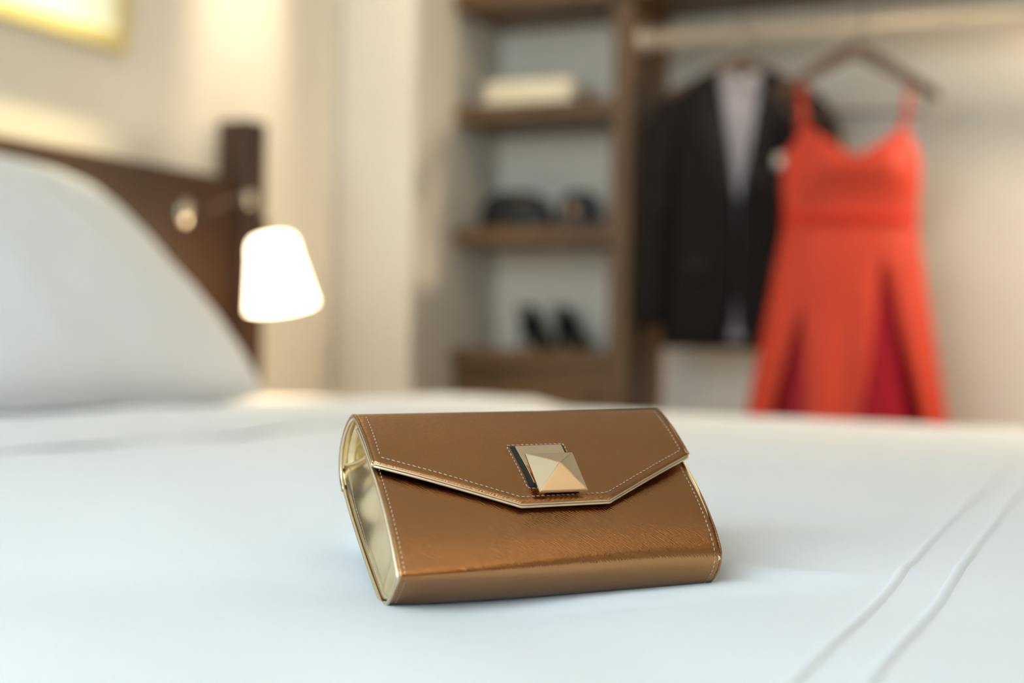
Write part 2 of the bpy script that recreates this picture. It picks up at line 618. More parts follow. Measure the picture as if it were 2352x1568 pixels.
child_w(loft('bulb', lathe_rings([(.001, .03), (.012, .03), (.013, .05), (.024, .08), (.022, .10), (.001, .113)], so_, ax, 20), M_BULB), lamp)
pl = bpy.data.lights.new('reading_lamp_glow', 'POINT')
pl.energy, pl.color, pl.shadow_soft_size = .5, (1, .76, .45), .03
plo = bpy.data.objects.new('reading_lamp_glow', pl)
COL.objects.link(plo)
plo.location = so_ + ax * .175

# ------------------------------------------------------------------ framed picture above the headboard
pic = thing('picture_frame', 'gilt framed pale picture hung above the headboard', 'picture', (XL, 1.9, 1.33))
py0, py1, pz0, pz1, fw = 1.30, 2.42, 1.325, 2.05, .038
child_w(box('picture_mount', (XL + .002, py0 + .01, pz0 + .01), (XL + .014, py1 - .01, pz1 - .01), M_MAT), pic)
child_w(box('print', (XL + .013, py0 + .14, pz0 + .14), (XL + .0155, py1 - .14, pz1 - .14), M_PRINT), pic)
for lo, hi in (((py0, pz0), (py1, pz0 + fw)), ((py0, pz1 - fw), (py1, pz1)), ((py0, pz0 + fw), (py0 + fw, pz1 - fw)), ((py1 - fw, pz0 + fw), (py1, pz1 - fw))):
    child_w(box('frame_moulding', (XL + .001, lo[0], lo[1]), (XL + .020, hi[0], hi[1]), M_GILT, bevel=.004), pic)

# ------------------------------------------------------------------ open wardrobe: shelves, cabinet, divider, top board, rail
YF = 3.52
DX0, DX1 = -1.366, -1.311
tag(box('wardrobe_divider', (DX0, YF, 0), (DX1, YB, 1.635), M_WOOD, bevel=.003), 'upright brown wood panel between the shelves and the hanging clothes', 'panel')
tag(box('wardrobe_top_board', (-1.828, YF - .02, 1.636), (1.6, YB, 1.683), M_WOOD, bevel=.003), 'long brown wood board over the shelves and hanging rail', 'board')
tag(box('wall_shelf', (-1.828, YF, 1.328), (DX0, YB, 1.374), M_WOOD, bevel=.003), 'wood shelf carrying the cream towel', 'shelf', 'open wardrobe shelves')
tag(box('wall_shelf', (-1.828, YF, .994), (DX0, YB, 1.040), M_WOOD, bevel=.003), 'wood shelf carrying the black bags', 'shelf', 'open wardrobe shelves')
cab = thing('drawer_cabinet', 'brown wood drawer cabinet under the high-heeled shoes', 'cabinet', (-1.575, YF, 0))
child_w(box('body', (-1.828, YF + .018, .0), (DX0, YB, .668), M_WOOD), cab)
child_w(box('cabinet_top', (-1.828, YF - .004, .668), (DX0, YB, .708), M_WOOD, bevel=.003), cab)
for z0, z1 in ((.345, .612), (.06, .335)):
    dr = child_w(box('drawer_front', (-1.775, YF - .004, z0), (DX0 - .045, YF + .017, z1), M_WOOD, bevel=.003), cab)
    v, f = tube_geo([V(-1.63, YF - .004, z0 + .17), V(-1.63, YF - .026, z0 + .17), V(-1.53, YF - .026, z0 + .17), V(-1.53, YF - .004, z0 + .17)], .005, 8)
    h_ = mesh_obj('handle', v, f, M_HOOK)
    h_.parent = dr
    h_.matrix_parent_inverse = dr.matrix_basis.inverted() @ Matrix.Identity(4)

RY, RZ = 3.58, 1.533
rail = thing('clothes_rail', 'pale satin metal clothes rail holding both hangers', 'rail', (0, RY, RZ))
ring = []
for x in (DX1 + .004, 1.59):
    ring.append([V(x, RY + .012 * math.cos(a), RZ + .026 * math.sin(a)) for a in [2 * math.pi * k / 24 for k in range(24)]])
child_w(loft('bar', ring, M_RAIL, cap0=True, cap1=True), rail)
for x in (DX1, 1.585):
    child_w(loft('end_socket', lathe_rings([(.001, 0), (.034, 0), (.034, .012), (.001, .012)], (x, RY, RZ), (1, 0, 0), 24), M_RAIL), rail)
for x in (.2, 1.2):
    child_w(box('rail_bracket', (x - .01, RY - .006, RZ + .02), (x + .01, RY + .006, 1.636), M_RAIL), rail)

# wardrobe light under the top board, right of the clothes
wl = thing('wardrobe_light', 'small round light under the wardrobe board right of the dress', 'downlight', (.30, 3.56, 1.635))
loft('trim_ring', lathe_rings([(.020, -.005), (.036, -.005), (.038, 0)], (0, 0, 0), (0, 0, 1), 24), M_STEEL, wl)
loft('lens', lathe_rings([(.001, -.002), (.022, -.002), (.022, .0)], (0, 0, 0), (0, 0, 1), 20), M_LED, wl)
ld = bpy.data.lights.new('wardrobe_light_beam', 'SPOT')
ld.energy, ld.color, ld.spot_size, ld.spot_blend, ld.shadow_soft_size = 54, (1, .82, .56), math.radians(160), .7, .05
lo = bpy.data.objects.new('wardrobe_light_beam', ld)
COL.objects.link(lo)
lo.location = (.30, 3.52, 1.622)
lo.rotation_euler = V(-.45, .0, -1).to_track_quat('-Z', 'Y').to_euler()


# ------------------------------------------------------------------ hangers
def hanger(cx, cy, zneck, half, drop, ang, label, bar_drop=.13):
    t = thing('clothes_hanger', label, 'hanger', (cx, cy, zneck), 'hangers on the wardrobe rail')
    d = V(math.cos(ang), math.sin(ang), 0)
    nrm = V(-math.sin(ang), math.cos(ang), 0)
    for s in (-1, 1):
        rings = []
        for i in range(17):
            q = i / 16
            c = d * (s * half * q) + V(0, 0, -drop * (q ** 1.15)) + nrm * (-.028 * q * q)
            hh, tt = .020 - .006 * q, .007 + .010 * q * q
            if i == 16:
                hh, tt = hh * .5, tt * .5
            rings.append([c + V(0, 0, hh * math.sin(a)) + nrm * (tt * math.cos(a)) for a in [2 * math.pi * k / 12 for k in range(12)]])
        loft('shoulder_arm', rings, M_HANGER, t, cap0=True, cap1=True)
    tube('trouser_bar', [d * (-half * .86) + V(0, 0, -drop * .86), d * (-half * .84) + V(0, 0, -bar_drop), d * (half * .84) + V(0, 0, -bar_drop), d * (half * .86) + V(0, 0, -drop * .86)], .005, M_HANGER, t, 8)
    # hook: neck up, over the rail
    top = RZ - zneck
    pts = [V(0, 0, .0), V(0, 0, .02)]
    R_ = .021
    off = RY - cy
    for k in range(11):
        a = math.pi * (1.0 - 1.25 * k / 10)
        pts.append(V(0, off + R_ * math.cos(a) * .9, top + .012 + (R_) * math.sin(a)))
    pts.insert(2, V(0, off - R_ * .9, top - .02))
    tube('hook', catmull(pts, 4), .0028, M_HOOK, t, 8)
    return t


SX, SY = -1.035, 3.575
SANG = math.radians(14)
DXc, DYc = -.733, 3.49
DANG = math.radians(20)
hanger(SX, SY, 1.452, .185, .085, SANG, 'dark wood hanger inside the dark suit jacket')
hanger(DXc + .006, DYc, 1.450, .195, .115, DANG, 'brown wood hanger holding the red dress', .15)


# ------------------------------------------------------------------ suit jacket and shirt
def garment_frame(cx, cy, ang):
    d = V(math.cos(ang), math.sin(ang), 0)
    f_ = V(math.sin(ang), -math.cos(ang), 0)  # toward the viewer
    return V(cx, cy, 0), d, f_


C0, D_, F_ = garment_frame(SX, SY, SANG)
jk = thing('suit_jacket', 'dark wool suit jacket hanging left of the red dress', 'jacket', (SX, SY, .72))


def jring(z, hw, hd, gap, n=44, cx=0.0, sq=.75):
    """cross-section open at the front by `gap` metres each side of the middle"""
    out = []
    g = math.asin(min(.95, gap / hw)) if gap > 0 else 0.0
    for k in range(n + 1):
        a = g + (2 * math.pi - 2 * g) * k / n
        s, c = math.sin(a), math.cos(a)
        s_ = math.copysign(abs(s) ** sq, s) if gap <= 0 else s
        out.append(C0 + D_ * (cx + hw * s) + F_ * (hd * math.copysign(abs(c) ** .7, c)) + V(0, 0, z))
    return out


zs = [(.722, .192, .060, .034), (.76, .190, .062, .018), (.80, .187, .063, .006), (.86, .182, .064, .001), (.93, .176, .064, .001), (1.00, .172, .064, .001),
      (1.06, .165, .064, .002), (1.12, .168, .064, .013), (1.20, .172, .063, .024), (1.28, .176, .060, .036), (1.34, .178, .055, .044), (1.38, .165, .047, .050), (1.405, .125, .038, .055), (1.425, .085, .032, .05)]
child_w(loft('jacket_body', [jring(*q) for q in zs], M_SUIT, closed=False, thick=.006), jk)
for s in (-1, 1):
    path = catmull([C0 + D_ * (s * .140) + V(0, 0, 1.355), C0 + D_ * (s * .182) + V(0, 0, 1.315), C0 + D_ * (s * .204) + F_ * .006 + V(0, 0, 1.20),
                    C0 + D_ * (s * .212) + F_ * .015 + V(0, 0, 1.02), C0 + D_ * (s * .214) + F_ * .030 + V(0, 0, .78)], 8)
    n = len(path)
    rad = [.036 + .026 * min(1, i / 12) - .014 * (i / (n - 1)) for i in range(n)]
    sl = child_w(tube('sleeve', path, rad, M_SUIT, None, 18), jk)
    for k in range(3):
        p_ = path[-1] + F_ * .034 + V(0, 0, .015 + .018 * k)
        o = loft('cuff_button', lathe_rings([(.001, 0), (.006, 0), (.006, .003), (.001, .003)], p_, F_, 10), M_LAPEL)
        o.parent = sl
        o.matrix_parent_inverse = sl.matrix_parent_inverse.copy()
    # lapel: folded strip along the opening
    rows = []
    for i in range(15):
        q = i / 14
        z = 1.08 + (1.405 - 1.08) * q
        inner = .002 + .056 * q
        wdt = .004 + .062 * math.sin(math.pi * min(1, q * 1.15) * .62) * (1 if q < .82 else 1 - .55 * (q - .82) / .18)
        row = []
        for j in range(7):
            w_ = inner + wdt * j / 6
            hd = .070 - .022 * sstep(.55, 1, q)
            row.append(C0 + D_ * (s * w_) + F_ * (hd * math.sqrt(max(.05, 1 - (w_ / .185) ** 2)) ** .7 + .006 * math.sin(math.pi * j / 6)) + V(0, 0, z - .012 * j / 6))
        rows.append(row)
    child_w(loft('lapel', rows, M_LAPEL, closed=False, thick=.003), jk)
    # flap pocket
    pr = []
    for i in range(2):
        pr.append([C0 + D_ * (s * (.065 + .018 * j)) + F_ * (.066 * (1 - ((.065 + .018 * j) / .175) ** 2) ** .35 + .005) + V(0, 0, .90 + .045 * i) for j in range(5)])
    child_w(loft('pocket_flap', pr, M_LAPEL, closed=False, thick=.003), jk)
child_w(loft('jacket_collar', [[C0 + D_ * (.075 * math.sin(a)) + F_ * (-.045 * math.cos(a) * .8) + V(0, 0, z + .012 * math.cos(a)) for a in [-1.9 + 3.8 * k / 20 for k in range(21)]] for z in (1.395, 1.415, 1.437)], M_LAPEL, closed=False, thick=.005), jk)
for zb in (.97, 1.055):
    child_w(loft('button', lathe_rings([(.001, .004), (.009, .004), (.010, 0), (.010, -.003)], C0 + F_ * .071 + D_ * .012 + V(0, 0, zb), F_, 14), M_LAPEL), jk)
# pocket square on the chest beside the dress
ps = [C0 + D_ * (.090 + .050 * (k / 6)) + F_ * .064 for k in range(7)]
ph = [.016, .024, .018, .026, .019, .023, .014]
rows = [[p + V(0, 0, 1.178) + F_ * (-.002) for p in ps], [p + V(0, 0, 1.190) + F_ * .004 for p in ps], [p + V(0, 0, 1.190 + h_) for p, h_ in zip(ps, ph)]]
child_w(loft('pocket_square', rows, M_POCKET, closed=False, thick=.003), jk)

# shirt inside the jacket
sh = thing('dress_shirt', 'pale shirt showing in the open front of the suit jacket', 'shirt', (SX, SY, .74))
zs = [(.745, .150, .050), (.90, .150, .053), (1.05, .148, .053), (1.2, .150, .053), (1.30, .150, .049), (1.36, .138, .042), (1.395, .085, .036), (1.41, .055, .034)]
child_w(loft('shirt_body', [[C0 + D_ * (hw * math.sin(a)) + F_ * (hd * math.copysign(abs(math.cos(a)) ** .7, math.cos(a))) + V(0, 0, z) for a in [2 * math.pi * k / 40 for k in range(40)]] for z, hw, hd in zs], M_SHIRT, closed=True), sh)
child_w(loft('shirt_collar', [[C0 + D_ * (r_ * math.sin(a)) + F_ * (r_ * .75 * math.cos(a)) + V(0, 0, z - .012 * math.cos(a)) for a in [.12 + (2 * math.pi - .24) * k / 30 for k in range(31)]] for z, r_ in ((1.385, .066), (1.405, .060), (1.432, .056))], M_SHIRT, closed=False, thick=.003), sh)
child_w(loft('placket', [[C0 + D_ * (-.012 + .024 * j / 3) + F_ * (.0545 if z < 1.25 else .0545 - .020 * (z - 1.25) / .13) + V(0, 0, z) for j in range(4)] for z in (.76, .9, 1.05, 1.15, 1.25, 1.31, 1.38)], M_SHIRT, closed=False, thick=.002), sh)
for z in (1.14, 1.21, 1.28):
    child_w(loft('shirt_button', lathe_rings([(.001, .003), (.004, .003), (.0045, 0)], C0 + F_ * (.0555 if z < 1.25 else .051) + V(0, 0, z), F_, 10), M_SHIRT), sh)

# ------------------------------------------------------------------ red dress
C1, D1, F1 = garment_frame(DXc, DYc, DANG)
dress = thing('red_dress', 'red strappy dress with a flared skirt hanging in the wardrobe', 'dress', (DXc, DYc, .30))
NA = 120


def neckline(a):
    """height of the top edge around the body; a = 0 is the front middle"""
    x = abs(math.sin(a))
    front = math.cos(a) > 0
    if front:
        if x < .74:
            return 1.186 + .082 * (x / .74) ** 1.25
        return 1.268 - .070 * ((x - .74) / .26) ** .8
    return 1.198 - .012 * (1 - x)


rows = []
NZ = 16
for i in range(NZ + 1):
    q = i / NZ
    row = []
    for k in range(NA):
        a = 2 * math.pi * k / NA
        zt, zb = neckline(a), 1.050
        z = zb + (zt - zb) * q
        hw = .158 + .004 * math.sin(math.pi * min(1, (z - 1.05) / .16)) - .004 * max(0, (1.09 - z) / .04)
        hd = .062 + .020 * math.exp(-((z - 1.165) / .05) ** 2) * max(0, math.cos(a))
        bust = 1 + .10 * math.exp(-((abs(math.sin(a)) - .5) / .22) ** 2) * math.exp(-((z - 1.165) / .05) ** 2) * (math.cos(a) > 0)
        ruck = .0022 * math.sin(z * 240 + 5 * math.sin(a * 3)) * max(0, math.cos(a))
        row.append(C1 + D1 * (hw * math.sin(a)) + F1 * ((hd * bust + ruck) * math.copysign(abs(math.cos(a)) ** .75, math.cos(a))) + V(0, 0, z))
    rows.append(row)
child_w(loft('bodice', rows, M_RED, closed=True, thick=.003), dress)
child_w(loft('waistband', [[C1 + D1 * ((.157 + o_) * math.sin(a)) + F1 * ((.0645 + o_) * math.copysign(abs(math.cos(a)) ** .75, math.cos(a))) + V(0, 0, z)
                            for a in [2 * math.pi * k / 80 for k in range(80)]] for z, o_ in ((1.022, .0), (1.026, .004), (1.055, .004), (1.060, .0))], M_REDBAND, closed=True), dress)
folds = [(-.10, .16, .22), (.98, .12, .35), (-1.15, .14, .4), (1.45, .14, .7), (2.2, .2, .9), (2.9, .2, .9), (-1.8, .2, .9), (-2.5, .2, .9)]


def skirt_point(a, q, scale=1.0):
    hw = (.156 + .135 * q ** 1.05) * scale
    hd = (.062 + (.120 if math.cos(a) > 0 else .085) * q) * scale
    dpt = 0.0
    for f0, w_, s_ in folds:
        dd = (a - f0 + math.pi) % (2 * math.pi) - math.pi
        dpt += s_ * math.exp(-(dd / (w_ * (.55 + .6 * q))) ** 2)
    fold = .085 * sstep(.05, .8, q) * min(1.1, dpt)
    return C1 + D1 * (hw * (1 - .8 * fold) * math.sin(a)) + F1 * (hd * math.copysign(abs(math.cos(a)) ** .8, math.cos(a)) - fold * math.cos(a)) + V(0, 0, 1.03 - .73 * q)


# shade of the dark folds, put in as slits over a deep crimson underskirt
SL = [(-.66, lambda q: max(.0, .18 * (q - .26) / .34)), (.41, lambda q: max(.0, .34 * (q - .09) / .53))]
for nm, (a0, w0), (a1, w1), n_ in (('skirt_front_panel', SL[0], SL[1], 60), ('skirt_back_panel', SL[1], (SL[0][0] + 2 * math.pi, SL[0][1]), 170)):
    rows = []
    for i in range(41):
        q = i / 40
        b0_, b1_ = a0 + w0(q), a1 - w1(q)
        row = [skirt_point(b0_ + .05 * min(1, w0(q) * 8), q, .86)] if False else []
        for k in range(n_ + 1):
            t = k / n_
            edge = min(t, 1 - t) * n_
            p = skirt_point(b0_ + (b1_ - b0_) * t, q)
            roll_in = math.exp(-edge / 1.6) * .022 * sstep(0, .10, (w0 if t < .5 else w1)(q))
            row.append(p - F1 * roll_in)
        rows.append(row)
    child_w(loft(nm, rows, M_RED, closed=False, thick=.003), dress)
child_w(loft('fold_shade_skirt', [[skirt_point(2 * math.pi * k / 120, q, .80) + V(0, 0, -.01) for k in range(120)] for q in [i / 30 for i in range(31)]], M_CRIMSON, closed=True, thick=.002), dress)
for s in (-1, 1):
    for fr in (1, -1):
        b0 = C1 + D1 * (s * .118) + F1 * (fr * (.055 if fr > 0 else .045)) + V(0, 0, 1.262 if fr > 0 else 1.19)
        tp = C1 + D1 * (s * .132 + .006) + V(0, 0, 1.388)
        pth = [b0, b0 + (tp - b0) * .5 + F1 * (fr * .006), tp]
        rows = [[p - D1 * .005, p + D1 * .005] for p in catmull(pth, 6)]
        child_w(loft('shoulder_strap', rows, M_RED, closed=False, thick=.003), dress)


# ------------------------------------------------------------------ things on the shelves
# folded towel
tw = thing('folded_towel', 'cream folded towel lying on the upper wardrobe shelf', 'towel', (-1.62, 3.63, 1.374))
for k, (x0, x1, h0, h1) in enumerate(((-.135, .130, 0, .024), (-.130, .134, .022, .045), (-.128, .126, .043, .064))):
    n = 28
    rings = []
    for yy in (-.095, -.09, -.03, .04, .09, .095):
        e = .6 if abs(yy) > .092 else 1
        ring = []
        for i in range(n):
            a = 2 * math.pi * i / n
            cx_, hw = (x0 + x1) / 2, (x1 - x0) / 2
            cz, hh = (h0 + h1) / 2, (h1 - h0) / 2 * e
            ring.append(V(cx_ + hw * e ** .1 * math.copysign(abs(math.cos(a)) ** .22, math.cos(a)), yy, cz + hh * math.copysign(abs(math.sin(a)) ** .6, math.sin(a)) + .001 * math.sin(yy * 60 + k)))
        rings.append(ring)
    loft('towel_fold', rings, M_TOWEL, tw, cap0=True, cap1=True)


# black handbags
def handbag(loc, w, h, dpt, ang, dome, label):
    t = thing('handbag', label, 'handbag', loc, 'black bags on the wardrobe shelf')
    t.rotation_euler = (0, 0, ang)
    n = 30
    outline = []
    for k in range(n + 1):
        a = math.pi * k / n
        outline.append((w / 2 * math.copysign(abs(math.cos(a)) ** dome, math.cos(a)), .006 + (h - .006) * abs(math.sin(a)) ** dome))
    outline = [(w / 2 * .97, 0)] + outline + [(-w / 2 * .97, 0)]
    rings = []
    for yy, s in ((-.5, .90), (-.47, .97), (-.35, 1.0), (.35, 1.0), (.47, .97), (.5, .90)):
        rings.append([V(x * s, yy * dpt * (1 - .35 * (z / h)), z * (s if z > .01 else 1)) for x, z in outline])
    loft('bag_body', rings, M_BLACK, t, cap0=True, cap1=True)
    # front flap
    fl = []
    for q in range(9):
        zz = h * (1.005 - .52 * q / 8)
        ww = min(w * .80 * (1 - .25 * (q / 8) ** 2), w * .95 * max(.02, 1 - min(.999, zz / h) ** (2 / dome)) ** (dome / 2))
        fl.append([V(-ww / 2 + ww * j / 10, -.5 * dpt * (1 - .35 * zz / h) - .006, zz) for j in range(11)])
    loft('bag_flap', fl, M_BLACK, t, closed=False, thick=.004)
    return t


hb1 = handbag((-1.685, 3.63, 1.040), .200, .104, .10, math.radians(6), .62, 'wide rounded black handbag on the middle wardrobe shelf')
loft('clasp', lathe_rings([(.001, .006), (.006, .005), (.008, 0)], V(.032, -.050, .072), (0, -1, 0), 16), M_GOLDT, hb1)
hb2 = handbag((-1.490, 3.62, 1.040), .105, .100, .08, math.radians(14), .40, 'small boxy black bag with a round gold clasp on the shelf')
loft('clasp', lathe_rings([(.001, .0150), (.006, .0138), (.011, .0105), (.0145, .005), (.0155, -.002)], V(-.014, -.036, .046), (0, -1, 0), 24), M_GOLDT, hb2)


# high-heeled shoes
def pump(loc, ang, label):
    t = thing('high_heel_shoe', label, 'shoe', loc, 'pair of heels on the drawer cabinet')
    t.rotation_euler = (0, 0, ang)
    # sections from heel (x=0) to toe (x=.2): sole height, half width, upper height
    sec = [(.000, .082, .006, .046), (.004, .081, .020, .048), (.03, .077, .027, .040), (.06, .060, .027, .030), (.09, .037, .028, .024), (.12, .014, .033, .024),
           (.145, .003, .036, .030), (.17, .002, .030, .026), (.19, .003, .018, .019), (.203, .005, .005, .010)]
    rings, sole = [], []
    for x, zs_, hw, hu in sec:
        op = x < .135  # open instep
        ring = []
        for k in range(17):
            a = math.pi * (-1 + 2 * k / 16) if False else None
            q = k / 16
            if op:
                aa = math.pi * (1.02 + .96 * q) if False else math.pi + math.pi * q
                ring.append(V(x, hw * math.cos(aa), zs_ + hu + hu * math.sin(aa)))
            else:
                aa = math.pi / 2 + 2 * math.pi * q
                ring.append(V(x, hw * math.cos(aa), zs_ + hu / 2 + hu / 2 * math.sin(aa)))
        rings.append(ring)
        sole.append([V(x, -hw * .9, zs_ - .001), V(x, hw * .9, zs_ - .001), V(x, hw * .9, zs_ + .003), V(x, -hw * .9, zs_ + .003)])
    up = [r for r, s_ in zip(rings, sec) if s_[0] < .135]
    toe = [r for r, s_ in zip(rings, sec) if s_[0] >= .135]
    loft('shoe_upper', up, M_BLACK, t, closed=False, thick=.003)
    loft('toe_box', [[V(.120, .033 * math.cos(math.pi / 2 + 2 * math.pi * k / 16), .014 + .014 + .014 * math.sin(math.pi / 2 + 2 * math.pi * k / 16)) for k in range(17)]] + toe, M_BLACK, t, closed=False, thick=.003)
    loft('sole', sole, M_BLACK, t, cap0=True, cap1=True, smooth=False)
    loft('stiletto_heel', [[V(x + r_ * math.cos(a), r_ * math.sin(a), z) for a in [2 * math.pi * k / 12 for k in range(12)]] for x, z, r_ in ((.006, 0, .005), (.006, .03, .006), (.012, .06, .010), (.020, .084, .018))], M_BLACK, t, cap0=True, cap1=True)
    return t


pump((-1.700, 3.715, .708), math.radians(-42), 'left black high-heeled shoe on the drawer cabinet')
pump((-1.600, 3.735, .708), math.radians(-42), 'right black high-heeled shoe on the drawer cabinet')

# ------------------------------------------------------------------ the bronze clutch bag
bag = thing('clutch_bag', 'bronze metallic leather clutch bag with pyramid clasp resting on the duvet', 'handbag')
bag.matrix_world = Matrix(((BU.x, BV.x, BN.x, BO.x), (BU.y, BV.y, BN.y, BO.y), (BU.z, BV.z, BN.z, BO.z), (0, 0, 0, 1)))
W = BAG_W
# side profile in (v, n): front panel from its top, round the bottom, up the back
front_pts = [(.112, .0060), (.095, .0125), (.072, .0195), (.046, .0262), (.022, .0294), (.0050, .0298), (.0000, .0296)]
bottom_pts = [(-.0018, .0286), (-.0025, .0264), (-.0026, .0200), (-.0026, .0090), (-.0014, .0005)]
back_pts = [(.0015, -.0055), (.009, -.0112), (.040, -.0245), (.075, -.0372), (.106, -.0458)]
body_prof = catmull([V(0, a, b) for a, b in front_pts + bottom_pts + back_pts], 6)
# towards the far end the bottom edge is rounded instead of creased
round_pts = [(.112, .0060), (.095, .0125), (.072, .0195), (.046, .0260), (.0235, .0284), (.0100, .0277), (.0050, .0262),
             (.0018, .0235), (-.0004, .0198), (-.0017, .0150), (-.0022, .0085), (-.0012, .0005)]
round_prof = catmull([V(0, a, b) for a, b in round_pts + back_pts], 6)
flap_pts = [(.103, -.0468), (.113, -.0465), (.121, -.0420), (.1262, -.0350), (.1290, -.0230), (.1285, -.0100), (.1255, .0010), (.1190, .0090),
            (.0985, .0187), (.0755, .0257), (.060, .0300), (.0360, .0345)]
flap_prof = catmull([V(0, a, b) for a, b in flap_pts], 8)
NU = 64


BIDX = {(round(p.y, 7), round(p.z, 7)): i for i, p in enumerate(body_prof)}


def body_point(p, u):
    w_ = sstep(0, .02, p.z) * .0010 * (1 - 2 * u / W)
    i = BIDX[(round(p.y, 7), round(p.z, 7))]
    p = p.lerp(round_prof[i], sstep(.02, .9, u / W))
    belly = .0018 * math.sin(math.pi * u / W) * sstep(.012, .03, p.z)
    return V(u, p.y, p.z + w_ + belly * .6)


def shell(name, prof, u_a, u_b, material, offset=0.0):
    rows = []
    for i, p in enumerate(prof):
        a, b = prof[max(i - 1, 0)], prof[min(i + 1, len(prof) - 1)]
        t = (b - a).normalized()
        nrm = V(0, -t.z, t.y)
        rows.append([body_point(p, u_a + (u_b - u_a) * j / NU) + nrm * offset for j in range(NU + 1)])
    return rows


rows = shell('x', body_prof, .0, W, M_BRONZE)
# outward side of this profile: compute sign once
body = loft('front_panel', rows, M_BRONZE, bag, closed=False)
md = body.modifiers.new('thickness', 'SOLIDIFY')
md.thickness = .0016
md.offset = 0


def vlow(u):
    pts = [(-.001, .0757), (.0795, .0388), (.1345, .0394), (.2025, .0760)]
    for (a, b), (c, d) in zip(pts[:-1], pts[1:]):
        if u <= c:
            t = (u - a) / (c - a)
            return b + (d - b) * t
    return pts[-1][1]


def flap_n(v):
    """front height of the flap at v (v below .119)"""
    pr = flap_prof
    best = None
    for a, b in zip(pr[:-1], pr[1:]):
        if a.z > .008 and (a.y - v) * (b.y - v) <= 0:
            t = (v - a.y) / (b.y - a.y) if abs(b.y - a.y) > 1e-9 else 0
            return a.z + (b.z - a.z) * t
    return pr[-1].z


def flap_pt(u, v, off=0.0):
    e = 1e-3
    n_ = flap_n(v)
    sl = (flap_n(v + e) - flap_n(v - e)) / (2 * e) if .0395 < v < .117 else -.25
    nr = V(0, -sl, 1).normalized()
    return V(u, v, n_) + nr * off


KF = next(i for i, p in enumerate(flap_prof) if p.z > .0089 and p.y <= .1191)
u_list = sorted(set([round(W * j / NU, 5) for j in range(NU + 1)] + [.0795, .1345]))
rows = [[V(u, p.y, p.z) for u in u_list] for p in flap_prof[:KF + 1]]
vt = flap_prof[KF].y
NF = 26
for i in range(1, NF + 1):
    rows.append([flap_pt(u, vt + (vlow(u) - vt) * i / NF) for u in u_list])
flap = loft('flap', rows, M_BRONZE_FLAP, bag, closed=False)
md = flap.modifiers.new('thickness', 'SOLIDIFY')
md.thickness = .0015
md.offset = 0
# gold lining under the flap, showing as a bright edge
lin = []
for i, p in enumerate(flap_prof[:KF + 1]):
    a, b = flap_prof[max(i - 1, 0)], flap_prof[min(i + 1, len(flap_prof) - 1)]
    t = (b - a).normalized()
    nr = V(0, t.z, -t.y)
    lin.append([V(u, p.y, p.z) + nr * (-.0013 if (nr.y * (p.y - .09) + nr.z * (p.z + .01)) > 0 else .0013) for u in u_list])
for i in range(1, NF + 1):
    lin.append([flap_pt(u, vt + (vlow(u) - .0006 - vt) * i / NF, -.0014) for u in u_list])
lining = loft('flap_lining', lin, M_GOLD, bag, closed=False)
md = lining.modifiers.new('thickness', 'SOLIDIFY')
md.thickness = .0008
md.offset = 0
outline = [(0.0, vlow(0.0))] + [(u, vlow(u)) for u in u_list[1:]]
tube('flap_edge_binding', [flap_pt(u, v - .0004, -.0001) for u, v in outline], .00055, M_PIPING, bag, 6)
tube('flap_edge_binding', [flap_pt(u, v - .0009, -.0015) for u, v in outline], .00085, M_PIPING, bag, 6)
for ue in (0.0, W):
    pth = [V(ue, p.y, p.z) for p in flap_prof[:KF + 1]] + [flap_pt(ue, vt + (vlow(ue) - vt) * i / NF) for i in range(1, NF + 1)]
    tube('flap_side_edge', pth, .0010, M_EDGE if False else M_BRONZE_FLAP, bag, 6)
    inn = []
    for i, p in enumerate(pth):
        a, b = pth[max(i - 1, 0)], pth[min(i + 1, len(pth) - 1)]
        t = (b - a).normalized()
        nr = V(0, t.z, -t.y)
        c = V(ue, .09, -.012)
        if nr.dot(p - c) > 0:
            nr = -nr
        inn.append(p + nr * .0020)
    tube('flap_side_binding', inn, .0011, M_PIPING, bag, 6)
    # binding on the body edge
    tube('panel_edge_binding', [body_point(p, ue) + V((.0004 if ue == 0 else -.0006), 0, 0) for p in body_prof], .00125 if ue == 0 else .0010, M_PIPING if ue == 0 else M_BRONZE, bag, 8)


# gusset (folded gold side panel) at both ends
def gusset(ue, sgn):
    NB = 22
    # matching chains up the front edge and up the back edge
    fr = catmull([V(0, .0010, .0245), V(0, .022, .0278), V(0, .046, .0262), (V(0, .072, .0205)), V(0, .0945, .0132)], 8)
    bk = catmull([V(0, .0012, .0020), V(0, .009, -.0092), V(0, .040, -.0222), V(0, .075, -.0350), V(0, .1190, -.0440)], 8)
    rows = []
    for i in range(len(fr)):
        q = i / (len(fr) - 1)
        row = []
        for j in range(NB + 1):
            s = j / NB
            p = bk[i].lerp(fr[i], s)
            depth = (.002 + .006 * q) * math.sin(math.pi * s) ** .8 * (.35 + .65 * q)
            wr = .0012 * math.sin(q * 21 + 2.2 * s) * math.sin(math.pi * s) * (1 + .5 * math.sin(q * 9))
            row.append(V(ue + sgn * (.0016 + depth + wr), p.y, p.z))
        rows.append(row)
    g = loft('gusset', rows, M_GOLD, bag, closed=False, thick=.0012)
    tube('gusset_top_binding', [p + V(-sgn * .0002, .0004, 0) for p in rows[-1]], .0011, M_PIPING, bag, 6)
    return g, [r[2] + V(-sgn * .0012, 0, 0) for r in rows]


g1, gus_st = gusset(0.0, 1)
gusset(W, -1)
